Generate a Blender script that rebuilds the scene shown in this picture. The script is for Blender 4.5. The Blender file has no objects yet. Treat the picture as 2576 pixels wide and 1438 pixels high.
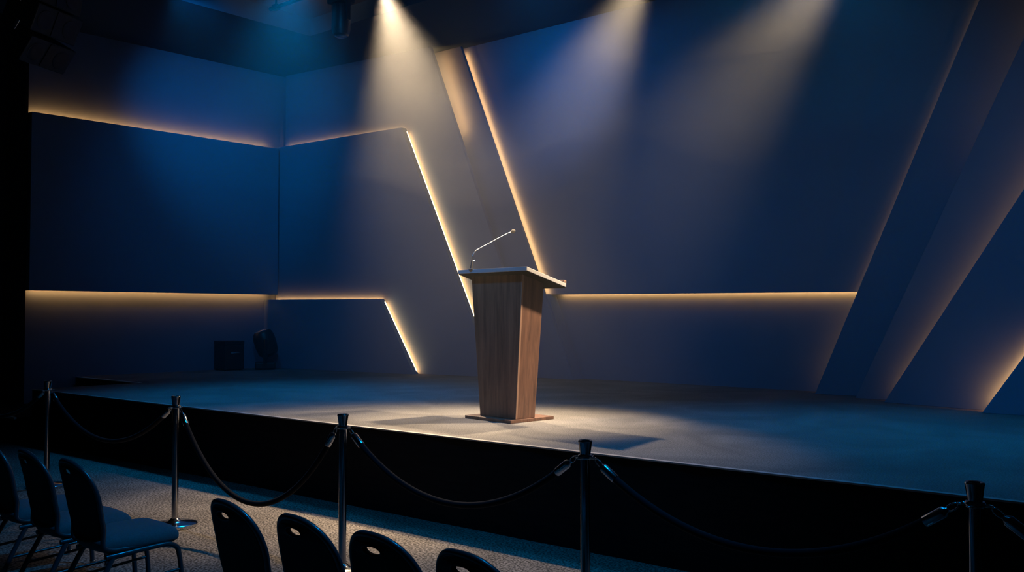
import bpy, bmesh, math, random
from mathutils import Vector, Matrix
random.seed(4)
S = bpy.context.scene
COL = S.collection
PI = math.pi

# ------------------------------------------------------------ materials
def mat(name, base, rough=0.7, metal=0.0, noise=None, bump=None, spec=0.5, sheen=0.0, coat=0.0):
    m = bpy.data.materials.new(name); m.use_nodes = True
    nt = m.node_tree; b = nt.nodes['Principled BSDF']
    b.inputs['Base Color'].default_value = (*base, 1)
    b.inputs['Roughness'].default_value = rough
    b.inputs['Metallic'].default_value = metal
    b.inputs['Specular IOR Level'].default_value = spec
    b.inputs['Sheen Weight'].default_value = sheen
    b.inputs['Coat Weight'].default_value = coat
    tc = nt.nodes.new('ShaderNodeTexCoord')
    if noise:
        sc, col2, lo, hi = noise[:4]
        st = noise[4] if len(noise) > 4 else (1, 1, 1)
        mp = nt.nodes.new('ShaderNodeMapping'); mp.inputs['Scale'].default_value = st
        n = nt.nodes.new('ShaderNodeTexNoise'); n.inputs['Scale'].default_value = sc
        n.inputs['Detail'].default_value = 6
        r = nt.nodes.new('ShaderNodeValToRGB')
        r.color_ramp.elements[0].position = lo; r.color_ramp.elements[0].color = (*base, 1)
        r.color_ramp.elements[1].position = hi; r.color_ramp.elements[1].color = (*col2, 1)
        nt.links.new(tc.outputs['Object'], mp.inputs['Vector'])
        nt.links.new(mp.outputs[0], n.inputs['Vector'])
        nt.links.new(n.outputs['Fac'], r.inputs['Fac'])
        nt.links.new(r.outputs['Color'], b.inputs['Base Color'])
    if bump:
        bs, bd, bst = bump
        n2 = nt.nodes.new('ShaderNodeTexNoise'); n2.inputs['Scale'].default_value = bs
        n2.inputs['Detail'].default_value = 3
        bp = nt.nodes.new('ShaderNodeBump'); bp.inputs['Strength'].default_value = bst
        bp.inputs['Distance'].default_value = bd
        nt.links.new(tc.outputs['Object'], n2.inputs['Vector'])
        nt.links.new(n2.outputs['Fac'], bp.inputs['Height'])
        nt.links.new(bp.outputs['Normal'], b.inputs['Normal'])
    return m

def emis(name, col, strength):
    m = bpy.data.materials.new(name); m.use_nodes = True
    nt = m.node_tree; nt.nodes.clear()
    e = nt.nodes.new('ShaderNodeEmission'); o = nt.nodes.new('ShaderNodeOutputMaterial')
    e.inputs['Color'].default_value = (*col, 1); e.inputs['Strength'].default_value = strength
    nt.links.new(e.outputs[0], o.inputs['Surface'])
    return m

M_panel = mat('blue_tinted_panel_fabric', (0.125, 0.20, 0.285), 0.92, noise=(260, (0.14, 0.22, 0.31), .35, .7), bump=(500, .002, .15), spec=.2)  # blue stage light mixed into the grey fabric colour, offsets warm bounce
M_wall = mat('blue_tinted_wall_paint', (0.12, 0.195, 0.28), 0.95, noise=(3, (0.13, 0.205, 0.29), .3, .7), spec=.2)  # same blue light tint put into the grey paint as on the panels
M_ceil = mat('ceiling_paint', (0.16, 0.15, 0.145), 0.95, noise=(2, (0.18, 0.17, 0.16), .3, .7), spec=.2)
M_soffit = mat('blue_tinted_soffit', (0.035, 0.075, 0.12), 0.95, noise=(2, (0.04, 0.082, 0.13), .3, .7), spec=.2)  # navy base carries the blue room light in place of a lamp
M_black = mat('black_drape', (0.006, 0.006, 0.007), 0.95, noise=(30, (0.01, 0.01, 0.011), .4, .6), spec=.1)
M_skirt = mat('black_skirt_cloth', (0.007, 0.0075, 0.009), 0.9, noise=(4, (0.012, 0.0125, 0.014), .35, .7, (1, 1, 8)), spec=.15)
M_nosing = mat('metal_nosing', (0.30, 0.28, 0.27), 0.6, metal=.3)
M_pale = mat('pale_nosing_strip', (0.75, 0.72, 0.68), 0.5)
M_led = {}
def led_mat(strength):
    if strength < 0:
        if strength not in M_led: M_led[strength] = emis('bright_led_line', (1.0, .66, .32), -strength)
        return M_led[strength]
    if strength not in M_led:
        M_led[strength] = emis('warm_led_%g' % strength, (1.0, 0.36, 0.10), strength)
    return M_led[strength]

def carpet(name, a, b, speck, sw):
    m = bpy.data.materials.new(name); m.use_nodes = True
    nt = m.node_tree; p = nt.nodes['Principled BSDF']
    p.inputs['Roughness'].default_value = 0.97; p.inputs['Specular IOR Level'].default_value = 0.15
    tc = nt.nodes.new('ShaderNodeTexCoord')
    n1 = nt.nodes.new('ShaderNodeTexNoise'); n1.inputs['Scale'].default_value = 1.1; n1.inputs['Detail'].default_value = 5; n1.inputs['Distortion'].default_value = 1.2
    n2 = nt.nodes.new('ShaderNodeTexNoise'); n2.inputs['Scale'].default_value = speck; n2.inputs['Detail'].default_value = 2
    r1 = nt.nodes.new('ShaderNodeValToRGB'); r1.color_ramp.elements[0].position = .38; r1.color_ramp.elements[1].position = .66
    r1.color_ramp.elements[0].color = (*a, 1); r1.color_ramp.elements[1].color = (*b, 1)
    r2 = nt.nodes.new('ShaderNodeValToRGB'); r2.color_ramp.elements[0].position = .41; r2.color_ramp.elements[1].position = .6
    lo = 1 - sw
    r2.color_ramp.elements[0].color = (lo, lo, lo, 1); r2.color_ramp.elements[1].color = (1, 1, 1, 1)
    mx = nt.nodes.new('ShaderNodeMix'); mx.data_type = 'RGBA'; mx.blend_type = 'MULTIPLY'; mx.inputs[0].default_value = 1
    bp = nt.nodes.new('ShaderNodeBump'); bp.inputs['Strength'].default_value = .5; bp.inputs['Distance'].default_value = .006
    L = nt.links
    for n in (n1, n2): L.new(tc.outputs['Object'], n.inputs['Vector'])
    L.new(n1.outputs['Fac'], r1.inputs['Fac']); L.new(n2.outputs['Fac'], r2.inputs['Fac'])
    L.new(r1.outputs['Color'], mx.inputs[6]); L.new(r2.outputs['Color'], mx.inputs[7])
    L.new(mx.outputs[2], p.inputs['Base Color']); L.new(n2.outputs['Fac'], bp.inputs['Height']); L.new(bp.outputs['Normal'], p.inputs['Normal'])
    return m
M_stage = carpet('stage_carpet', (0.17, 0.16, 0.155), (0.24, 0.225, 0.215), 100, .45)
M_floor = carpet('hall_carpet', (0.21, 0.178, 0.15), (0.31, 0.265, 0.225), 62, .8)

def wood(name, dark, light, scale=1.0, rough=.42):
    m = bpy.data.materials.new(name); m.use_nodes = True
    nt = m.node_tree; p = nt.nodes['Principled BSDF']
    p.inputs['Roughness'].default_value = rough
    tc = nt.nodes.new('ShaderNodeTexCoord'); mp = nt.nodes.new('ShaderNodeMapping')
    mp.inputs['Scale'].default_value = (14 * scale, 14 * scale, 0.9 * scale)
    n = nt.nodes.new('ShaderNodeTexNoise'); n.inputs['Scale'].default_value = 1.6; n.inputs['Detail'].default_value = 9; n.inputs['Roughness'].default_value = .62; n.inputs['Distortion'].default_value = .5
    r = nt.nodes.new('ShaderNodeValToRGB'); e = r.color_ramp.elements
    e[0].position = .3; e[0].color = (*dark, 1); e[1].position = .72; e[1].color = (*light, 1)
    L = nt.links
    L.new(tc.outputs['Object'], mp.inputs['Vector']); L.new(mp.outputs[0], n.inputs['Vector'])
    L.new(n.outputs['Fac'], r.inputs['Fac']); L.new(r.outputs['Color'], p.inputs['Base Color'])
    bp = nt.nodes.new('ShaderNodeBump'); bp.inputs['Strength'].default_value = .12; bp.inputs['Distance'].default_value = .002
    L.new(n.outputs['Fac'], bp.inputs['Height']); L.new(bp.outputs['Normal'], p.inputs['Normal'])
    return m
M_wood = wood('walnut_veneer', (0.07, 0.037, 0.03), (0.23, 0.12, 0.085))
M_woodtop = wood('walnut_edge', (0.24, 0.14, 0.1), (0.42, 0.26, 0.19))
M_chrome = mat('chrome', (0.55, 0.55, 0.57), 0.16, metal=1)
M_darkchrome = mat('dark_chrome', (0.38, 0.38, 0.40), 0.14, metal=1)
M_velvet = mat('black_velvet', (0.006, 0.006, 0.008), 0.85, sheen=.04, bump=(300, .002, .3), spec=.15)
M_frame = mat('dark_painted_steel', (0.07, 0.073, 0.08), 0.36, metal=.5, coat=.3)
M_back = mat('black_vinyl', (0.008, 0.008, 0.009), 0.62, bump=(200, .001, .2), spec=.25)
M_seat = mat('grey_seat_fabric', (0.10, 0.105, 0.115), 0.9, noise=(120, (0.13, 0.135, 0.145), .35, .65), bump=(400, .002, .3), sheen=.15)
M_housing = mat('black_lamp_housing', (0.012, 0.012, 0.014), 0.4, noise=(8, (0.016, 0.016, 0.018), .4, .6))
M_lens = mat('lamp_lens', (0.05, 0.12, 0.2), 0.05, spec=1, coat=1)
M_spk = mat('grey_speaker_cabinet', (0.03, 0.034, 0.04), 0.6, bump=(120, .002, .2))
M_mesh = mat('mic_foam', (0.05, 0.045, 0.045), 0.8, bump=(900, .001, .5))
M_steel = mat('brushed_steel', (0.6, 0.6, 0.62), 0.25, metal=1)

# ------------------------------------------------------------ helpers
def link(name, me, m, parent=None):
    o = bpy.data.objects.new(name, me); COL.objects.link(o)
    if m is not None: me.materials.append(m)
    if parent is not None: o.parent = parent
    return o
def obj(name, bm, m, parent=None, smooth=False, bevel=0, seg=2, auto=True):
    bmesh.ops.recalc_face_normals(bm, faces=bm.faces[:])
    me = bpy.data.meshes.new(name); bm.to_mesh(me); bm.free()
    if smooth:
        for p in me.polygons: p.use_smooth = True
        if auto: me.set_sharp_from_angle(angle=math.radians(38))
    o = link(name, me, m, parent)
    if bevel:
        b = o.modifiers.new('bevel', 'BEVEL'); b.width = bevel; b.segments = seg; b.limit_method = 'ANGLE'
    return o
def tag(o, label, cat, group=None):
    o['label'] = label; o['category'] = cat
    if group: o['group'] = group
    return o
def thing(name, label, cat, loc=(0, 0, 0), rz=0, group=None):
    o = bpy.data.objects.new(name, None); COL.objects.link(o); o.empty_display_size = .1
    o.location = loc; o.rotation_euler = (0, 0, rz)
    return tag(o, label, cat, group)
def struct(o): o['kind'] = 'structure'; return o
def BM(): return bmesh.new()
def box(bm, x0, x1, y0, y1, z0, z1):
    v = [bm.verts.new((x, y, z)) for x in (x0, x1) for y in (y0, y1) for z in (z0, z1)]
    for f in ((0, 1, 3, 2), (4, 6, 7, 5), (0, 4, 5, 1), (2, 3, 7, 6), (0, 2, 6, 4), (1, 5, 7, 3)):
        bm.faces.new([v[i] for i in f])
    return v
def hexa(bm, lo, hi):          # two quads of 4 points joined
    a = [bm.verts.new(p) for p in lo]; b = [bm.verts.new(p) for p in hi]
    bm.faces.new(a); bm.faces.new(b)
    for i in range(4): bm.faces.new((a[i], a[(i + 1) % 4], b[(i + 1) % 4], b[i]))
def prism(bm, pts, off):       # polygon extruded by a vector
    a = [bm.verts.new(p) for p in pts]; b = [bm.verts.new(Vector(p) + Vector(off)) for p in pts]
    bm.faces.new(a); bm.faces.new(b)
    n = len(a)
    for i in range(n): bm.faces.new((a[i], a[(i + 1) % n], b[(i + 1) % n], b[i]))
def lathe(bm, prof, n=32, mtx=None):
    rings = []
    for r, z in prof:
        if r < 1e-6: rings.append([bm.verts.new((0, 0, z))])
        else: rings.append([bm.verts.new((r * math.cos(2 * PI * k / n), r * math.sin(2 * PI * k / n), z)) for k in range(n)])
    for a, b in zip(rings, rings[1:]):
        for k in range(n):
            k2 = (k + 1) % n
            if len(a) == 1 and len(b) == 1: continue
            if len(a) == 1: bm.faces.new((a[0], b[k], b[k2]))
            elif len(b) == 1: bm.faces.new((a[k], a[k2], b[0]))
            else: bm.faces.new((a[k], a[k2], b[k2], b[k]))
    if mtx is not None:
        vs = [v for r in rings for v in r]
        bmesh.ops.transform(bm, matrix=mtx, verts=vs)
def tube(bm, pts, r, n=12, closed=False, cap=True, flat=1.0):
    pts = [Vector(p) for p in pts]; N = len(pts); rings = []
    up = None
    for i, p in enumerate(pts):
        if closed: t = pts[(i + 1) % N] - pts[i - 1]
        else: t = pts[min(i + 1, N - 1)] - pts[max(i - 1, 0)]
        t.normalize()
        if up is None:
            up = Vector((0, 0, 1)) if abs(t.z) < .9 else Vector((1, 0, 0))
        s = t.cross(up).normalized(); up = s.cross(t).normalized()
        rr = r[i] if isinstance(r, (list, tuple)) else r
        rings.append([bm.verts.new(p + s * math.cos(2 * PI * k / n) * rr + up * math.sin(2 * PI * k / n) * rr * flat) for k in range(n)])
    rng = range(N) if closed else range(N - 1)
    for i in rng:
        a, b = rings[i], rings[(i + 1) % N]
        for k in range(n): bm.faces.new((a[k], a[(k + 1) % n], b[(k + 1) % n], b[k]))
    if cap and not closed: bm.faces.new(rings[0]); bm.faces.new(rings[-1])
def smooth_path(pts, sub=6):
    P = [Vector(p) for p in pts]; out = []
    for i in range(len(P) - 1):
        p0 = P[max(i - 1, 0)]; p1 = P[i]; p2 = P[i + 1]; p3 = P[min(i + 2, len(P) - 1)]
        for k in range(sub):
            t = k / sub
            out.append(.5 * ((2 * p1) + (-p0 + p2) * t + (2 * p0 - 5 * p1 + 4 * p2 - p3) * t * t + (-p0 + 3 * p1 - 3 * p2 + p3) * t ** 3))
    out.append(P[-1]); return out
def dup(root, loc=None, rz=None, label=None):
    r = root.copy(); COL.objects.link(r)
    if loc is not None: r.location = loc
    if rz is not None: r.rotation_euler = (0, 0, rz)
    if label: r['label'] = label
    for ch in list(root.children):
        c = ch.copy(); COL.objects.link(c); c.parent = r
        for g in ch.children:
            d = g.copy(); COL.objects.link(d); d.parent = c
    return r
def align(d):                  # rotation taking +Z to d
    return Vector(d).to_track_quat('Z', 'Y').to_matrix().to_4x4()

SZ = 0.68      # stage height
CZ = 5.98      # soffit underside

# ------------------------------------------------------------ room
b = BM(); box(b, -19, 5, -6, 13, -.2, 0); struct(obj('floor', b, M_floor))
b = BM(); box(b, -19, 5, -6, 13, 6.25, 6.45); struct(obj('ceiling', b, M_ceil))
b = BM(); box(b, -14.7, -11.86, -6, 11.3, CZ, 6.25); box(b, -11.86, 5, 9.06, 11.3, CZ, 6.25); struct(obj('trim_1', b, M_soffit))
b = BM(); prism(b, [(-14.43, 5.86, 0), (-14.28, 10.6, 0), (-14.6, 10.6, 0), (-14.75, 5.86, 0)], (0, 0, CZ)); struct(obj('wall_left', b, M_wall))
b = BM(); box(b, -14.6, 5, 11.28, 11.5, 0, CZ); struct(obj('wall_back', b, M_wall))
b = BM(); box(b, 5, 5.2, -6, 13, -.2, 6.45); struct(obj('wall_right', b, M_wall))
b = BM(); box(b, -19, 5, -6.2, -6, -.2, 6.45); struct(obj('wall_rear', b, M_wall))

# black masking drape beside the left wall, with folds
b = BM(); pts = []
n = 160
for i in range(n + 1):
    y = 5.86 - 9.5 * i / n
    x = -14.34 + .035 * math.sin(i * .95) + .012 * math.sin(i * 2.3)
    pts.append((x, y))
lo = [b.verts.new((x, y, .0)) for x, y in pts]; hi = [b.verts.new((x, y, CZ - .01)) for x, y in pts]
lo2 = [b.verts.new((x - .03, y, .0)) for x, y in pts]; hi2 = [b.verts.new((x - .03, y, CZ - .01)) for x, y in pts]
for i in range(n):
    b.faces.new((lo[i], lo[i + 1], hi[i + 1], hi[i])); b.faces.new((lo2[i], hi2[i], hi2[i + 1], lo2[i + 1]))
    b.faces.new((hi[i], hi[i + 1], hi2[i + 1], hi2[i])); b.faces.new((lo[i], lo2[i], lo2[i + 1], lo[i + 1]))
for i in (0, n): b.faces.new((lo[i], hi[i], hi2[i], lo2[i]))
dr = obj('stage_curtain', b, M_black, smooth=True)
tag(dr, 'black masking curtain hanging at the far left edge beside the stage', 'curtain')

# ------------------------------------------------------------ stage
stage = thing('stage', 'low black-skirted stage platform with grey carpet deck behind the rope barrier', 'stage', (0, 0, 0))
XF = [(-12.39, 5.19), (5.0, 5.44)]     # front edge line
top = [(-12.39, 5.19), (4.98, 5.44), (4.98, 11.27), (-14.262, 11.27), (-14.402, 6.64), (-12.39, 6.64)]
b = BM(); prism(b, [(x, y, SZ) for x, y in top], (0, 0, -.06)); obj('stage_deck', b, M_stage, stage)
# skirt with soft pleats
b = BM()
def pleat(p, q, n, amp, z0, z1):
    p = Vector((*p, 0)); q = Vector((*q, 0)); d = (q - p).normalized(); nrm = Vector((d.y, -d.x, 0)); L = (q - p).length
    fr = []; bk = []
    for i in range(n + 1):
        t = i / n; base = p + (q - p) * t
        a = amp * (.5 + .5 * math.sin(t * L * 9 + math.sin(t * L * 2.1) * 1.5)) if 0 < i < n else 0
        fr.append(base + nrm * a); bk.append(base - nrm * .02)
    v = [[b.verts.new((w.x, w.y, z)) for w in fr] for z in (z0, z1)]
    u = [[b.verts.new((w.x, w.y, z)) for w in bk] for z in (z0, z1)]
    for i in range(n):
        b.faces.new((v[0][i], v[0][i + 1], v[1][i + 1], v[1][i]))
        b.faces.new((u[0][i], u[1][i], u[1][i + 1], u[0][i + 1]))
        b.faces.new((v[0][i], u[0][i], u[0][i + 1], v[0][i + 1]))
        b.faces.new((v[1][i], v[1][i + 1], u[1][i + 1], u[1][i]))
    for i in (0, n): b.faces.new((v[0][i], v[1][i], u[1][i], u[0][i]))
pleat((-12.40, 5.168), (4.98, 5.418), 500, .006, 0.0, SZ - .013)
pleat((-14.33, 6.618), (-12.42, 6.618), 60, .004, 0.34, SZ - .013)
pleat((-12.412, 6.6), (-12.412, 5.18), 40, .004, 0.34, SZ - .002)
obj('stage_skirt', b, M_skirt, stage, smooth=True)
b = BM(); nose_d = (Vector((4.98, 5.44)) - Vector((-12.39, 5.19))).normalized()
prism(b, [(-12.40, 5.155, SZ + .001), (4.98, 5.405, SZ + .001), (4.98, 5.445, SZ + .001), (-12.40, 5.195, SZ + .001)], (0, 0, -.012))
o = obj('edge_trim', b, M_nosing, stage, bevel=.003); o['label'] = 'pale metal trim along the front lip'
b = BM(); box(b, -14.33, -12.41, 6.604, 6.65, SZ - .014, SZ + .001)
o = obj('edge_trim', b, M_pale, stage, bevel=.003); o['label'] = 'short pale nosing above the stage steps'

steps = thing('stage_step', 'dark step with a pale nosing at the far left end of the stage', 'steps', (-13.3, 5.8, 0))
b = BM(); box(b, -.98, .86, -.8, .79, 0, .33); obj('tread', b, M_black, steps, bevel=.004)
b = BM(); box(b, -.98, .86, -.83, -.80, .31, .336); o = obj('nosing', b, M_pale, steps, bevel=.002)

# ------------------------------------------------------------ wall panels
def strip_box(root, name, A, B, inw, n, base, w, st, emit_n, label):
    """flat LED bar from A to B; w wide along inw, 4 mm thick along n; only the face looking along emit_n glows."""
    b = BM(); A, B = Vector(A) - base, Vector(B) - base; inw = Vector(inw).normalized(); n = Vector(n).normalized()
    lo = [A, B, B + inw * w, A + inw * w]
    hexa(b, lo, [p + n * .004 for p in lo])
    o = obj(name, b, M_black, root); o.data.materials.append(led_mat(st)); e = Vector(emit_n).normalized()
    for p in o.data.polygons:
        if p.normal.dot(e) > .9: p.material_index = 1
    o['label'] = label
    return o
def face_plane(p, q):
    def f(x, z, d=0.0):
        t = (x - p[0]) / (q[0] - p[0]); y = p[1] + (q[1] - p[1]) * t
        n = Vector((-(q[1] - p[1]), q[0] - p[0], 0)).normalized()
        if n.y < 0: n = -n
        return Vector((x, y, z)) + n * d
    return f
def panel(label, line, poly, thick, backs=(), sides=()):
    """poly: (x, z) corners on the front plane; a board of the given thickness held off the surface behind.
    backs: (p, q, inward, strength) halo strips on the board's back along an edge; sides: visible strips on the edge face."""
    f = face_plane(*line)
    xs = [p[0] for p in poly]
    o0 = f(sum(xs) / len(xs), 0); root = thing('wall_panel', label, 'wall panel', (o0.x, o0.y, SZ))
    base = Vector((o0.x, o0.y, SZ))
    b = BM(); n = f(0, 0, 1) - f(0, 0); ux = f(1, 0) - f(0, 0)
    prism(b, [f(x, z) - base for x, z in poly], n * thick)
    obj('panel_board', b, M_panel, root, bevel=.004)
    for (x0, z0), (x1, z1), (ix, iz), st in backs:
        inw = ux * ix + Vector((0, 0, iz)); inw.normalize()
        strip_box(root, 'led_strip', f(x0, z0, thick + .0005) + inw * .012, f(x1, z1, thick + .0005) + inw * .012, inw, n, base, .02, st, n, 'warm LED strip lighting the wall behind')
    for (x0, z0), (x1, z1), d, st in sides:
        e = (f(x1, z1) - f(x0, z0)).normalized(); out = e.cross(n)
        if out.x < 0: out = -out
        strip_box(root, 'led_strip', f(x0, z0, d) + out * .0005, f(x1, z1, d) + out * .0005, n, out, base, .02, st, out, 'bright warm LED line along the slanted edge')
    return root

G = dict(LT=62, LB=54, low=52, lowb=62, lows=-16, P1=62, P1b=66, P1s=-16, P2=95, P3=62, P4=56, R1=10, R2=8, R3=20, R4=75)
# left wall, upper board between the two light lines
def left_panel():
    y0, y1 = 5.87, 10.09
    root = thing('wall_panel', 'wide dark board on the left wall between two warm light lines', 'wall panel', (-14.25, 7.9, SZ))
    base = Vector((-14.25, 7.9, SZ))
    def X(y): return -14.38 + (y - 5.9) / 3.7 * .13 + .14
    z0, z1 = 1.98, 4.60; t = .075
    b = BM()
    prism(b, [Vector((X(y0), y0, z0)) - base, Vector((X(y1), y1, z0)) - base, Vector((X(y1), y1, z1)) - base, Vector((X(y0), y0, z1)) - base], (-t, 0, 0))
    obj('panel_board', b, M_panel, root, bevel=.004)
    b = BM(); prism(b, [Vector((X(y0) - t, y0, z0)) - base, Vector((X(y0) - t, y0 + .015, z0)) - base, Vector((X(y0) - t, y0 + .015, z1)) - base, Vector((X(y0) - t, y0, z1)) - base], (-.07, 0, 0))
    obj('added_light_stop', b, M_panel, root)  # added cap that blocks strip light leaking past the board end
    for z, iz, st in ((z1, -1, G['LT']), (z0, 1, G['LB'])):
        ya, yb = y0 + .02, y1 - .12
        strip_box(root, 'led_strip', (X(ya) - t - .001, ya, z + iz * .012), (X(yb) - t - .001, yb, z + iz * .012), (0, 0, iz), (-1, 0, 0), base, .02, st, (-1, 0, 0), 'warm LED strip lighting the wall behind')
left_panel()

PL = [(-14.1, 9.97), (-10.9, 10.325)]
panel('low dark panel with a slanted right end standing in the left corner of the stage', PL,
      [(-14.33, SZ), (-10.83, SZ), (-11.56, 1.88), (-14.33, 1.89)], .115,
      [((-14.2, 1.889), (-11.62, 1.88), (0, -1), G['low']), ((-10.854, .72), (-11.530, 1.83), (-1, -.6), G['lowb'])],
      [((-10.854, .72), (-11.530, 1.83), .088, G['lows'])])
P1 = [(-14.1, 10.14), (-9.6, 10.64)]
panel('tall dark board in the left corner whose right edge slants down behind the lectern', P1,
      [(-14.2, SZ), (-9.46, SZ), (-11.27, 4.68), (-14.2, 4.64)], .12,
      [((-14.1, 4.641), (-11.35, 4.679), (0, -1), G['P1']), ((-9.62, 1.034), (-11.243, 4.62), (-1, -.45), G['P1b'])],
      [((-9.62, 1.034), (-11.243, 4.62), .093, G['P1s'])])
P2 = [(-14.1, 10.32), (-9.6, 10.82)]
panel('full-height grey board rising to the ceiling above the left corner', P2,
      [(-14.2, SZ), (-8.78, SZ), (-10.85, CZ), (-14.2, CZ)], .08,
      [((-10.83, 5.92), (-10.30, 4.55), (-1, -.4), G['P2'])])
P3 = [(0, 11.0), (1, 11.0)]
p3 = panel('slanting grey board behind the lectern with a warm glow down its right edge', P3,
      [(-12.5, SZ), (-8.2, SZ), (-10.46, CZ), (-12.5, CZ)], .05,
      [((-10.43, 5.9), (-8.72, 1.93), (-1, -.43), G['P3'])])
base = p3.location; b = BM()
prism(b, [Vector((x, 11.05, z)) - base for x, z in ((-8.6, SZ), (-8.2, SZ), (-8.705, 1.93), (-9.1, 1.93))], (0, .2, 0))
obj('side_return', b, M_panel, p3)
P4 = [(0, 11.12), (1, 11.12)]
panel('largest dark board on the back wall above the long horizontal light line', P4,
      [(-9.4, 1.93), (-3.2, 1.89), (-1.0, CZ), (-11.2, CZ)], .09,
      [((-8.6, 1.925), (-3.9, 1.895), (0, 1), G['P4'])])
R1 = [(-4.545, 10.928), (-2.6, 10.975)]
panel('slanted blue-lit board right of the long horizontal light line', R1,
      [(-4.545, SZ), (3.0, SZ), (3.0, CZ), (-2.28, CZ)], .10,
      [((-4.51, .76), (-2.31, 5.9), (1, -.43), G['R1'])])
R2 = [(-3.949, 10.666), (-3.0, 10.53)]
panel('dark slanted board between the two blue-lit boards at the right', R2,
      [(-3.965, SZ), (0.5, SZ), (0.5, CZ), (-1.36, CZ)], .12,
      [((-2.68, 3.3), (-1.40, 5.9), (1, -.49), G['R2'])])
R3 = [(-3.516, 10.341), (-2.529, 10.133)]
panel('broad slanted board near the right edge with a glow along its left side', R3,
      [(-3.535, SZ), (0.5, SZ), (0.5, CZ), (.03, CZ)], .12,
      [((-3.49, .74), (-.1, 5.8), (1, -.67), G['R3'])])
R4 = [(-2.49, 9.85), (-2.109, 9.85)]
panel('nearest slanted board in the lower right corner with a bright glow beside it', R4,
      [(-2.44, SZ), (1.0, SZ), (1.0, 5.8), (.97, 5.8)], .12,
      [((-2.41, .72), (.92, 5.72), (1, -.67), G['R4'])])

# ------------------------------------------------------------ lectern
LX, LY, LR = -5.58, 6.55, math.radians(-6.5)
lec = thing('lectern', 'walnut lectern tapering down to a thin square base, lit at stage centre', 'lectern', (LX, LY, SZ), LR)
b = BM(); box(b, -.315, .30, -.29, .245, .0, .028); obj('base_plate', b, M_wood, lec, bevel=.003)
b = BM()
hexa(b, [(-.20, -.205, .028), (.272, -.205, .028), (.272, .03, .028), (-.20, .03, .028)],
        [(-.325, -.205, 1.306), (.36, -.205, 1.306), (.36, .06, 1.232), (-.325, .06, 1.232)])
obj('body', b, M_wood, lec, bevel=.003)
# corner edge strip on the right side
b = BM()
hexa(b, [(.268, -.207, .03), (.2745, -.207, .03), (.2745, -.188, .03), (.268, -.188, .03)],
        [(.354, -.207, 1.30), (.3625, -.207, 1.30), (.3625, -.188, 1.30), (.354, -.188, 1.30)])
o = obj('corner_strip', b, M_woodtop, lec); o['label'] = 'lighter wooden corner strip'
b = BM()
prism(b, [(-.43, -.28, 1.325), (-.43, -.28, 1.36), (-.43, .21, 1.225), (-.43, .21, 1.19)], (.92, 0, 0))
M_board = mat('reading_board_laminate', (0.46, 0.45, 0.46), 0.35, noise=(6, (0.52, 0.51, 0.52), .3, .7, (1, 14, 14)))
board = obj('reading_board', b, M_board, lec, bevel=.003); board['label'] = 'pale-edged sloping reading board'
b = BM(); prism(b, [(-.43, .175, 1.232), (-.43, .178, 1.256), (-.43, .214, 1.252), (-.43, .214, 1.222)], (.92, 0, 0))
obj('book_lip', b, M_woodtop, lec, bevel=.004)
b = BM(); prism(b, [(-.425, -.275, 1.317), (-.425, -.275, 1.3235), (-.425, .205, 1.1895), (-.425, .205, 1.183)], (.91, 0, 0))
o = obj('board_underside', b, M_black, lec); o['label'] = 'dark underside of the reading board'

mic = thing('gooseneck_microphone', 'thin silver gooseneck microphone clamped to the left end of the lectern top', 'microphone',
            (LX - .25 * math.cos(LR) - .25 * -math.sin(LR) * 0, LY, SZ), LR)
# local frame: u = x, v = y ; the mic stands at v=-.27
b = BM(); lathe(b, [(0, 0), (.028, 0), (.028, .006), (.014, .012), (0, .003)], 24, Matrix.Translation((0, -.245, 1.352)) @ Matrix.Rotation(math.radians(-15), 4, 'X'))
obj('mount', b, M_steel, mic, smooth=True)
b = BM(); tube(b, [(0, -.252, 1.36), (0, -.235, 1.445)], [.0105, .008], 14); tube(b, [(0, -.238, 1.437), (0, -.205, 1.446)], .0035, 8); tube(b, [(0.0, -.238, 1.36), (0, -.222, 1.43)], .004, 8)
obj('stem', b, M_steel, mic, smooth=True)
b = BM(); tube(b, smooth_path([(0, -.235, 1.445), (0, -.225, 1.49), (0, -.195, 1.53), (0, -.14, 1.56), (0, .02, 1.634), (0, .17, 1.702), (0, .25, 1.732)], 8), .0042, 12)
obj('gooseneck', b, M_steel, mic, smooth=True)
b = BM()
lathe(b, [(0, 0), (.006, .0), (.0075, .008), (.014, .016), (.0185, .03), (.018, .045), (.012, .057), (0, .062)], 24,
      Matrix.Translation((0, .245, 1.730)) @ align((0, .93, .3)))
obj('microphone_head', b, M_mesh, mic, smooth=True)

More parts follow.
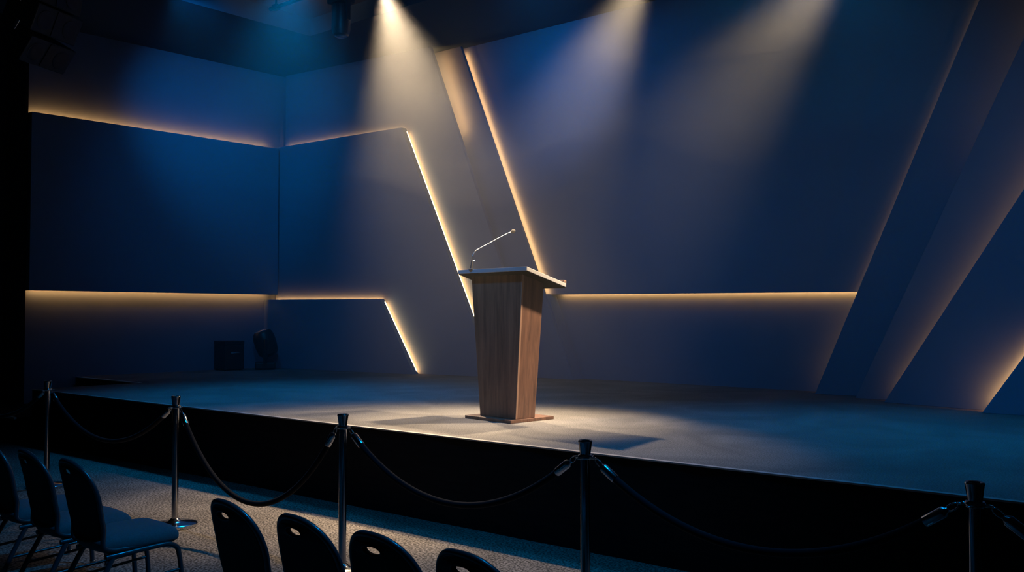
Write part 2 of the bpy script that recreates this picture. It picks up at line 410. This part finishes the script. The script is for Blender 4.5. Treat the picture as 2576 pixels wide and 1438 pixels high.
# ------------------------------------------------------------ rope barrier
STX = [-11.75, -9.14, -6.69, -4.68, -2.79, -0.98, 0.9]
STY = [3.98, 3.95, 3.86, 3.85, 3.845, 3.84, 3.84]
slabels = {1: 'chrome rope post farthest to the left, beside the dark stage steps',
           2: 'chrome rope post just behind the row of left chairs, its round base visible',
           3: 'chrome rope post standing in front of the stage, left of the lectern',
           4: 'chrome rope post below and right of the lectern',
           5: 'chrome rope post at the right edge of the picture, barely lit',
           0: 'chrome rope post lost in the dark beyond the left edge',
           6: 'chrome rope post beyond the right edge of the picture'}
def make_post():
    t = thing('rope_post', slabels[1], 'post', (0, 0, 0), 0, 'posts of the rope barrier')
    b = BM(); lathe(b, [(0, 0), (.165, 0), (.168, .006), (.168, .022), (.16, .028), (.10, .034), (.05, .042), (.032, .06), (.027, .065), (0, .065)], 48); obj('base', b, M_chrome, t, smooth=True)
    b = BM(); lathe(b, [(0, .05), (.0245, .05), (.0245, .92), (0, .92)], 32); obj('pole', b, M_darkchrome, t, smooth=True)
    b = BM(); lathe(b, [(0, .925), (.026, .925), (.027, .935), (.034, .985), (.0365, .994), (.033, 1.0), (.024, .999), (.02, .992), (0, .992)], 32)
    obj('cap', b, M_darkchrome, t, smooth=True)
    b = BM(); lathe(b, [(.0245, .905), (.034, .905), (.037, .912), (.037, .92), (.034, .927), (.0245, .927)], 32)
    c = obj('collar', b, M_chrome, t, smooth=True)
    for k in range(4):
        a = k * PI / 2; d = Vector((math.cos(a), math.sin(a), 0)); c0 = d * .046 + Vector((0, 0, .914))
        s = Vector((-d.y, d.x, 0)); b = BM()
        tube(b, [c0 + d * .016 * math.cos(q) + s * .016 * math.sin(q) for q in [2 * PI * j / 16 for j in range(16)]], .0035, 8, closed=True)
        obj('ring', b, M_chrome, c, smooth=True)
    return t
post0 = make_post()
for i in range(7):
    if i == 0: continue
    p = post0 if i == 1 else dup(post0, label=slabels[i])
    p.location = (STX[i], STY[i], 0)
p = dup(post0, label=slabels[0]); p.location = (STX[0], STY[0], 0)
SAG = {0: .33, 1: .36, 2: .60, 3: .35, 4: .31, 5: .33}
rlabels = {0: 'black rope leaving the farthest left post into the dark', 1: 'black barrier rope between the two leftmost posts, in front of the dark stage end',
           2: 'black barrier rope hanging deepest, between the left posts above the floor', 3: 'black barrier rope directly below the lectern',
           4: 'black barrier rope nearly lost against the dark stage skirt at right', 5: 'black rope leaving the rightmost post out of the picture'}
def make_rope(i):
    A = Vector((STX[i] + .06, STY[i], .91)); B = Vector((STX[i + 1] - .06, STY[i + 1], .91))
    mid = (A + B) / 2; t = thing('barrier_rope', rlabels[i], 'rope', mid, 0, 'ropes of the barrier')
    L = (B - A).length; sag = SAG[i]
    # catenary solved for the sag
    lo, hi = .05, 50
    for _ in range(60):
        a = (lo + hi) / 2
        if a * (math.cosh(L / 2 / a) - 1) > sag: lo = a
        else: hi = a
    def P(s):      # s from 0 to 1
        x = (s - .5) * L
        return A.lerp(B, s) + Vector((0, 0, a * (math.cosh(x / a) - math.cosh(L / 2 / a)))) - mid
    N = 48
    pts = [P(k / 400) for k in range(401)]
    def at_len(d, rev=False):
        seq = pts[::-1] if rev else pts; acc = 0
        for u, v in zip(seq, seq[1:]):
            acc += (v - u).length
            if acc >= d: return v
    hook, end = .045, .145
    body = [p for p in pts]
    s0 = next(k for k in range(401) if sum((pts[j + 1] - pts[j]).length for j in range(k)) > end - .02)
    b = BM(); seg = [pts[k] for k in range(s0, 401 - s0, 5)]
    tube(b, seg, .0185, 16); obj('rope', b, M_velvet, t, smooth=True)
    for rev in (False, True):
        p0 = at_len(.001, rev); p1 = at_len(hook, rev); p2 = at_len(end, rev); d = (p2 - p1).normalized()
        b = BM(); lathe(b, [(0, -.004), (.009, -.004), (.013, .004), (.0215, .014), (.0225, .02), (.0225, (p2 - p1).length - .004), (.021, (p2 - p1).length), (0, (p2 - p1).length)], 24, Matrix.Translation(p1) @ align(d))
        obj('end_cap', b, M_chrome, t, smooth=True)
        b = BM(); c0 = (p0 + p1) / 2; s = d.cross(Vector((0, 1, 0))).normalized(); e = d
        tube(b, [c0 + e * .026 * math.cos(q) + s * .012 * math.sin(q) for q in [2 * PI * j / 20 for j in range(20)]], .003, 8, closed=True)
        obj('snap_hook', b, M_chrome, t, smooth=True)
for i in range(6): make_rope(i)

# ------------------------------------------------------------ banquet chairs
def make_chair(label):
    t = thing('banquet_chair', label, 'chair', (0, 0, 0), 0, 'banquet chairs facing the stage')
    TL = math.radians(12)        # back rake
    def back(x, h): return Vector((x, -.19 - (h - .40) * math.tan(TL), h))
    H = .83; W = .20
    def outline(w, top, bot, n=40):
        # arch on top, sides drawing in slightly to a rounded foot
        pts = []
        hc = top - w * 1.1
        for k in range(n + 1):
            a = PI * k / n; pts.append((w * math.copysign(abs(math.cos(a)) ** .86, math.cos(a)), hc + (top - hc) * abs(math.sin(a)) ** .86))
        for k in range(1, 9):
            q = k / 9; pts.append((-w + .028 * q * q, hc + (bot + .03 - hc) * q))
        m = w - .028
        for k in range(n // 2 + 1):
            a = PI * k / (n // 2); pts.append((-m * math.cos(a), bot + .03 - .03 * math.sin(a)))
        for k in range(8, 0, -1):
            q = k / 9; pts.append((w - .028 * q * q, hc + (bot + .03 - hc) * q))
        return pts
    # backrest from a filled outline with a hand slot
    cu = bpy.data.curves.new('o', 'CURVE'); cu.dimensions = '2D'; cu.fill_mode = 'BOTH'
    for ring in (outline(W - .012, H - .012, .385), [(.052 * math.cos(2 * PI * k / 24), .772 + .019 * math.sin(2 * PI * k / 24)) for k in range(24)]):
        s = cu.splines.new('POLY'); s.points.add(len(ring) - 1); s.use_cyclic_u = True
        for p, q in zip(s.points, ring): p.co = (q[0], q[1], 0, 1)
    cu.extrude = .004; cu.bevel_depth = .006; cu.bevel_resolution = 2
    co = bpy.data.objects.new('o', cu); COL.objects.link(co)
    bpy.context.view_layer.update()
    me = bpy.data.meshes.new_from_object(co.evaluated_get(bpy.context.evaluated_depsgraph_get()))
    bpy.data.objects.remove(co); me.name = 'backrest'
    for v in me.vertices:
        x, h, d = v.co; p = back(x, h)
        v.co = (p.x, p.y + d + .05 * (x / W) ** 2 - .02, p.z)
    for p in me.polygons: p.use_smooth = True
    me.set_sharp_from_angle(angle=math.radians(40)); me.materials.clear()
    link('backrest', me, M_back, t)
    b = BM(); ring = [back(.053 * math.cos(2 * PI * k / 24), .772 + .0195 * math.sin(2 * PI * k / 24)) + Vector((0, -.029, 0)) for k in range(24)]
    tube(b, ring, .003, 8, closed=True); obj('handle_trim', b, M_frame, t, smooth=True)
    # frame: arch around the back, running down both sides and forward under the seat
    arch = []
    ol = outline(W, H, .40, 40)
    right = [q for q in ol[:41]]
    arch = [Vector((x, back(x, h).y + .05 * (x / W) ** 2 - .02, h)) for x, h in right]
    R_ = [Vector((W - .006, back(0, .52).y + .028, .52)), Vector((W - .012, back(0, .46).y + .03, .46)), Vector((W - .014, -.175, .372)), Vector((W - .014, -.13, .345)), Vector((W - .014, -.06, .34)), Vector((W - .014, .06, .342))]
    L_ = [Vector((-p.x, p.y, p.z)) for p in R_]
    b = BM(); tube(b, smooth_path(R_[::-1] + arch + L_, 3), .0135, 12); obj('back_frame', b, M_frame, t, smooth=True)
    # seat cushion
    b = BM(); nx, ny = 14, 14; g = {}
    for side, zz in ((0, .0), (1, .0)):
        for i in range(nx + 1):
            for j in range(ny + 1):
                u = i / nx * 2 - 1; v = j / ny * 2 - 1
                w = .205 + .008 * v
                # squircle mapping rounds the corners
                k = math.sqrt(max(0, 1 - .18 * v * v)); l = math.sqrt(max(0, 1 - .18 * u * u))
                x = u * w * k; y = .05 + v * .24 * l
                edge = max(abs(u), abs(v)); dome = (1 - edge ** 4)
                z = (.402 + .026 * dome) if side else (.325 - .004 * dome)
                if edge == 1: z = .387 if side else .338
                g[side, i, j] = b.verts.new((x, y, z))
    for side in (0, 1):
        for i in range(nx):
            for j in range(ny):
                b.faces.new((g[side, i, j], g[side, i + 1, j], g[side, i + 1, j + 1], g[side, i, j + 1]))
    for i in range(nx):
        b.faces.new((g[0, i, 0], g[0, i + 1, 0], g[1, i + 1, 0], g[1, i, 0])); b.faces.new((g[0, i, ny], g[0, i + 1, ny], g[1, i + 1, ny], g[1, i, ny]))
        b.faces.new((g[0, 0, i], g[0, 0, i + 1], g[1, 0, i + 1], g[1, 0, i])); b.faces.new((g[0, nx, i], g[0, nx, i + 1], g[1, nx, i + 1], g[1, nx, i]))
    s = obj('seat', b, M_seat, t, smooth=True, auto=False); md = s.modifiers.new('sub', 'SUBSURF'); md.levels = 1; md.render_levels = 2
    # side rail curving down into the front leg, rear leg, feet, stretchers
    for sx in (1, -1):
        b = BM()
        tube(b, smooth_path([(sx * .18, -.155, .308), (sx * .188, -.05, .315), (sx * .195, .13, .325), (sx * .20, .20, .323), (sx * .20, .245, .298), (sx * .20, .262, .25), (sx * .20, .275, .16), (sx * .20, .285, .015)], 5), .0145, 12)
        l = obj('leg', b, M_frame, t, smooth=True)
        b = BM(); lathe(b, [(0, 0), (.0175, 0), (.019, .004), (.0185, .03), (.0145, .034)], 20, Matrix.Translation((sx * .20, .286, 0))); o = obj('foot', b, M_chrome, l, smooth=True)
        b = BM()
        tube(b, smooth_path([(sx * .18, -.10, .318), (sx * .182, -.125, .29), (sx * .19, -.19, .17), (sx * .198, -.265, .015)], 5), .0145, 12)
        l = obj('leg', b, M_frame, t, smooth=True)
        b = BM(); lathe(b, [(0, 0), (.0175, 0), (.019, .004), (.0185, .03), (.0145, .034)], 20, Matrix.Translation((sx * .198, -.267, 0))); o = obj('foot', b, M_chrome, l, smooth=True)
        b = BM(); tube(b, [(sx * .192, -.205, .135), (sx * .20, .272, .17)], .008, 10); obj('stretcher', b, M_frame, t, smooth=True)
    for yy, zz in ((.12, .325), (-.11, .316)):
        b = BM(); tube(b, [(-.185, yy, zz), (.185, yy, zz)], .01, 10); obj('seat_brace', b, M_frame, t, smooth=True)
    return t
clabels = ['black round-backed banquet chair cut off by the left edge of the picture',
           'black round-backed banquet chair second from the left edge, its seat partly hidden',
           'black round-backed banquet chair with its blue-grey seat and front leg fully visible',
           'black round-backed chair leftmost of the four cut off by the bottom edge',
           'black round-backed chair overlapping the foot of the post left of the lectern',
           'black round-backed chair just right of the post left of the lectern',
           'lowest black round-backed chair, only its top showing, third gap from the left post']
clabels[6] = 'black round-backed chair showing the least, rightmost of all the chairs'
CH = [(-6.30, 2.46), (-5.73, 2.45), (-5.19, 2.45), (-3.53, 2.37), (-3.06, 2.38), (-2.61, 2.385), (-2.16, 2.40)]
c0 = make_chair(clabels[0])
for i, (x, y) in enumerate(CH):
    c = c0 if i == 0 else dup(c0, label=clabels[i])
    c.location = (x, y + .20, 0); c.rotation_euler = (0, 0, math.radians(-3 + 1.5 * ((i * 7) % 3 - 1)))

# ------------------------------------------------------------ moving light and case on the stage
mh = thing('moving_head_light', 'black moving-head light with a blue lens glint in the left stage corner', 'stage light', (-13.78, 9.62, SZ), math.radians(-35))
b = BM(); box(b, -.2, .2, -.17, .17, .015, .13); obj('base', b, M_housing, mh, bevel=.02, seg=3)
for s in (-1, 1):
    b = BM(); tube(b, smooth_path([(s * .21, 0, .12), (s * .23, 0, .25), (s * .23, 0, .42), (s * .2, 0, .5)], 4), .035, 12, flat=1.6); obj('yoke_arm', b, M_housing, mh, smooth=True)
b = BM(); lathe(b, [(0, -.24), (.1, -.235), (.165, -.18), (.185, -.05), (.185, .1), (.16, .19), (.125, .22), (0, .22)], 32, Matrix.Translation((0, 0, .45)) @ align((.05, -.3, .95)))
hd = obj('lamp_head', b, M_housing, mh, smooth=True)
b = BM(); lathe(b, [(0, .25), (.05, .245), (.09, .235), (.12, .215), (0, .21)], 32, Matrix.Translation((0, 0, .45)) @ align((.05, -.3, .95)))
obj('lens', b, M_lens, hd, smooth=True)
b = BM(); tube(b, [(0, 0, .01), (0, 0, .03)], .1, 16)
obj('foot_ring', b, M_housing, mh, smooth=True)
case = thing('equipment_case', 'small black equipment case beside the moving-head light on the stage', 'case', (-14.05, 9.08, SZ), math.radians(-5))
b = BM(); box(b, -.19, .19, -.18, .18, .02, .43); obj('case_body', b, M_housing, case, bevel=.012)
b = BM(); box(b, -.194, .194, -.184, .184, .435, .5); obj('lid', b, M_housing, case, bevel=.012)
b = BM()
for x in (-.15, .15):
    for y in (-.14, .14): box(b, x - .02, x + .02, y - .02, y + .02, 0, .025)
obj('feet', b, M_housing, case)
b = BM(); tube(b, smooth_path([(.195, -.07, .3), (.225, -.06, .3), (.225, .06, .3), (.195, .07, .3)], 4), .008, 8); obj('carry_handle', b, M_steel, case, smooth=True)

# ------------------------------------------------------------ overhead rig
def pipe(name, label, x0, x1, y, z, rods):
    t = thing(name, label, 'lighting pipe', ((x0 + x1) / 2, y, z))
    m = (x0 + x1) / 2
    b = BM(); tube(b, [(x0 - m, 0, 0), (x1 - m, 0, 0)], .028, 16); obj('bar', b, M_housing, t, smooth=True)
    for x in rods:
        top = 6.25 - z if y < 9 else CZ - z
        b = BM(); tube(b, [(x - m, 0, .0), (x - m, 0, top)], .014, 10); r = obj('hanging_rod', b, M_housing, t, smooth=True)
        b = BM(); box(b, x - m - .05, x - m + .05, -.035, .035, -.035, .035); obj('clamp', b, M_housing, r, bevel=.006)
    return t
pipe('lighting_pipe', 'black lighting pipe under the ceiling at the top, its left end showing', -10.26, .2, 7.2, 5.6, (-10.14, -5.5, -1.5))
pipe('lighting_pipe', 'rear black lighting pipe high above the stage between the spotlights', -9.9, -1.5, 8.72, 6.08, (-9.6, -7.5, -2.2))

def spotlamp(label, hang, z_pipe, src, target, group='stage spotlights', long=.34):
    """housing whose lens sits at src, aimed at target, yoke up to the pipe."""
    src = Vector(src); d = (Vector(target) - src).normalized()
    t = thing('stage_spotlight', label, 'spotlight', src, 0, group)
    b = BM(); lathe(b, [(.075, -.01), (.115, -.005), (.12, -.02), (.118, -.03), (.105, -.06), (.1, -.2), (.085, -long), (.04, -long - .03), (0, -long - .03)], 28, align(d))
    obj('housing', b, M_housing, t, smooth=True)
    side = d.cross(Vector((0, 0, 1))).normalized(); c = -d * .15
    topz = z_pipe - src.z
    hp = Vector((hang[0] - src.x, hang[1] - src.y, topz))
    b = BM()
    tube(b, [c + side * .125, c + side * .125 + Vector((0, 0, .16)), hp + Vector((0, 0, -.05)), c - side * .125 + Vector((0, 0, .16)), c - side * .125], .012, 8)
    obj('yoke', b, M_housing, t, smooth=True)
    return t

def spot(name, src, tgt, col, watt, size, blend, radius):
    l = bpy.data.lights.new(name, 'SPOT'); l.color = col; l.energy = watt; l.spot_size = math.radians(size); l.spot_blend = blend; l.shadow_soft_size = radius
    o = bpy.data.objects.new(name, l); COL.objects.link(o); o.location = src
    o.rotation_euler = (Vector(tgt) - Vector(src)).to_track_quat('-Z', 'Y').to_euler()
    return o
WARM = (1.0, .76, .48); BLUE = (0.0, .34, 1.0)
LAMPS = [
 ('warm stage spotlight above the left beam', (-9.25, 8.25, 5.92), (-5.1, 5.9, SZ), WARM, 3400, 31, .8, .10),
 ('warm stage spotlight above the middle beam', (-5.15, 8.3, 5.35), (-6.0, 5.9, SZ), WARM, 3300, 40, 1, .10),
 ('warm stage spotlight above the faint right beam', (-2.95, 8.35, 5.1), (-5.7, 6.2, SZ), WARM, 3500, 40, 1, .12),
 ('blue stage spotlight above the left wall', (-11.3, 6.4, 5.85), (-13.9, 8.9, 4.9), BLUE, 360, 62, 1, .12),
 ('blue stage spotlight above the middle of the back wall', (-6.9, 8.3, 5.75), (-8.7, 11.1, 5.2), BLUE, 330, 58, 1, .12),
]
for lab, src, tgt, col, w, sz, bl, r in LAMPS:
    spotlamp(lab, (src[0], src[1]), 6.24, src, tgt)
    spot('lamp_beam', src, tgt, col, w, sz, bl, r)
# blue washes over stage, walls and hall from added unseen lamps, no fixtures modelled
WASH = [((-9.5, 6.9, 5.9), (-8.7, 6.6, 0), 820, 75), ((-3.2, 7.4, 5.9), (-2.6, 7.0, 0), 680, 75),
        ((0.5, 3.0, 5.9), (-3.2, 9.8, 1.5), 480, 55), ((-4.5, 3.0, 5.9), (-9.7, 10.2, 2.2), 420, 62),
        ((-6.2, 3.2, 5.9), (-5.6, 6.5, 1.3), 520, 24), ((-11.0, 6.6, 5.9), (-13.0, 9.6, 3.4), 110, 110), ((-6.7, 8.2, 5.9), (-8.0, 11.1, 3.6), 120, 110), ((-2.0, 4.2, 5.9), (-4.6, 2.7, 0), 640, 75)]
spot('added_coffer_fill', (-10.1, 7.3, 6.02), (-11.0, 8.1, 6.6), (1.0, .60, .42), 45, 100, 1, .1)  # added warm fill, no fixture, to brown the coffer ceiling
for a_, b_, w_, s_ in WASH: spot('added_wash', a_, b_, BLUE, w_, s_, 1, .25)

# hanging profile lamp seen at the top, left of the first beam
fx = thing('hanging_stage_lamp', 'black stage lamp hanging from the ceiling rig left of the bright beam', 'stage light', (-9.05, 7.38, 5.47))
b = BM(); box(b, -.13, .13, -.12, .12, -.02, .16); obj('clamp_box', b, M_housing, fx, bevel=.015)
b = BM(); lathe(b, [(0, -.42), (.06, -.425), (.1, -.40), (.115, -.34), (.115, -.1), (.1, -.03), (0, -.02)], 28); hb = obj('lamp_head', b, M_housing, fx, smooth=True)
b = BM(); lathe(b, [(0, -.435), (.05, -.433), (.075, -.42), (0, -.415)], 24); obj('lens', b, M_lens, hb, smooth=True)
for s in (-1, 1):
    b = BM(); box(b, s * .135 - .015, s * .135 + .015, -.03, .03, -.24, .1); obj('yoke_arm', b, M_housing, fx, bevel=.006)
b = BM(); tube(b, [(0, 0, .15), (0, 0, .78)], .014, 10); obj('hanging_rod', b, M_housing, fx, smooth=True)

# hanging line array at the upper left
la = thing('line_array_speaker', 'dark line-array loudspeaker stack hanging in the upper left corner', 'speaker', (-11.25, 4.95, 5.0), math.radians(25))
for k in range(3):
    z = .42 - .36 * k; tilt = math.radians(10 + 13 * k)
    M = Matrix.Translation((-.06 * k * k * .7, 0, z)) @ Matrix.Rotation(tilt, 4, 'Y')
    b = BM(); hexa(b, [(.0, -.36, -.165), (.0, .36, -.165), (-.52, .3, -.12), (-.52, -.3, -.12)], [(.0, -.36, .165), (.0, .36, .165), (-.52, .3, .12), (-.52, -.3, .12)])
    bmesh.ops.transform(b, matrix=M, verts=b.verts[:]); cb = obj('speaker_cabinet', b, M_spk, la, bevel=.015)
    for yy in (-.2, .2):
        b = BM(); lathe(b, [(0, 0), (.11, 0), (.115, .006), (.1, .012), (.06, .004), (0, .006)], 24, M @ Matrix.Translation((.0, yy, 0)) @ align((1, 0, 0)))
        obj('driver', b, M_housing, cb, smooth=True)
    b = BM(); box(b, -.01, .012, -.06, .06, -.15, .15); bmesh.ops.transform(b, matrix=M, verts=b.verts[:]); obj('horn', b, M_housing, cb)
    b = BM(); box(b, -.3, -.25, -.375, -.355, .1, .22); bmesh.ops.transform(b, matrix=M, verts=b.verts[:]); obj('rigging_link', b, M_steel, cb, bevel=.004)
b = BM(); box(b, -.5, .02, -.2, .2, .66, .7); tube(b, [(-.25, 0, .68), (-.25, 0, 1.25)], .015, 8); tube(b, [(-.1, .0, .56), (-.1, .0, .68)], .02, 8); obj('fly_frame', b, M_housing, la)

# ------------------------------------------------------------ haze + world
w = bpy.data.worlds.new('hall_air'); S.world = w; w.use_nodes = True
nt = w.node_tree; bg = nt.nodes['Background']; bg.inputs[0].default_value = (0.0, 0.0, 0.0, 1); bg.inputs[1].default_value = 0
def haze_mat(name, d):
    m = bpy.data.materials.new(name); m.use_nodes = True; nt = m.node_tree; nt.nodes.clear()
    v = nt.nodes.new('ShaderNodeVolumeScatter'); o = nt.nodes.new('ShaderNodeOutputMaterial')
    v.inputs['Density'].default_value = d; v.inputs['Anisotropy'].default_value = .6; v.inputs['Color'].default_value = (1, 1, 1, 1)
    nt.links.new(v.outputs[0], o.inputs['Volume']); return m
# stage haze hangs under the ceiling and thins out in steps towards the floor
HZ = [(-14.22, 3.5, 5.55, 11.25, .70, 6.22, .0135, 0), (-14.18, 3.4, 3.2, 11.2, 3.05, 6.20, .0085, .45), (-14.14, 3.3, 3.1, 11.15, 3.95, 6.18, .011, .45)]
def haze_body(b, x0, x1, y0, y1, z0, z1, amp, ph):
    """box whose underside billows by amp"""
    if not amp: box(b, x0, x1, y0, y1, z0, z1); return
    nx, ny = 36, 18; lo = {}; hi = {}
    for i in range(nx + 1):
        for j in range(ny + 1):
            x = x0 + (x1 - x0) * i / nx; y = y0 + (y1 - y0) * j / ny
            z = z0 + amp * (.45 * math.sin(x * 1.1 + ph) * math.cos(y * .9 - ph) + .35 * math.sin(x * 2.1 + y * 1.7 + 2 * ph) + .2 * math.sin(3.3 * x - 2.6 * y))
            lo[i, j] = b.verts.new((x, y, z)); hi[i, j] = b.verts.new((x, y, z1))
    for i in range(nx):
        for j in range(ny):
            for g in (lo, hi): b.faces.new((g[i, j], g[i + 1, j], g[i + 1, j + 1], g[i, j + 1]))
    for i in range(nx):
        for j in (0, ny): b.faces.new((lo[i, j], lo[i + 1, j], hi[i + 1, j], hi[i, j]))
    for j in range(ny):
        for i in (0, nx): b.faces.new((lo[i, j], lo[i, j + 1], hi[i, j + 1], hi[i, j]))
root = None
for x0, x1, y0, y1, z0, z1, d, amp in HZ:
    b = BM(); haze_body(b, x0, x1, y0, y1, z0, z1, amp, z0)
    o = obj('stage_haze' if root is None else 'haze_layer', b, haze_mat('haze_%g' % z0, d), root)
    if root is None:
        root = o; tag(o, 'thin theatrical haze hanging over the stage that makes the light beams visible', 'haze'); 
    o['kind'] = 'stuff'

# ------------------------------------------------------------ camera
cam = bpy.data.cameras.new('camera'); co = bpy.data.objects.new('camera', cam); COL.objects.link(co)
cam.sensor_width = 36; cam.lens = 2364 / 2576 * 36; cam.clip_start = .05
th = math.atan(71 / 2364); a = math.radians(180 - 49.6)
fwd = Vector((math.cos(a) * math.cos(th), math.sin(a) * math.cos(th), math.sin(th)))
co.location = (0, 0, 1.63); co.rotation_euler = fwd.to_track_quat('-Z', 'Y').to_euler()
S.camera = co

vsx = S.view_settings
S.display_settings.display_device = 'sRGB'
vsx.view_transform = 'Standard'; vsx.look = 'None'; vsx.exposure = 0; vsx.gamma = 1; vsx.use_curve_mapping = False
c = S.cycles
c.use_denoising = True; c.denoiser = 'OPENIMAGEDENOISE'
c.max_bounces = 5; c.diffuse_bounces = 2; c.glossy_bounces = 3; c.volume_bounces = 0; c.transmission_bounces = 2
c.use_adaptive_sampling = True; c.adaptive_threshold = 0.1; c.adaptive_min_samples = 20
c.sample_clamp_indirect = 3
c.use_light_tree = True
c.caustics_reflective = False; c.caustics_refractive = False
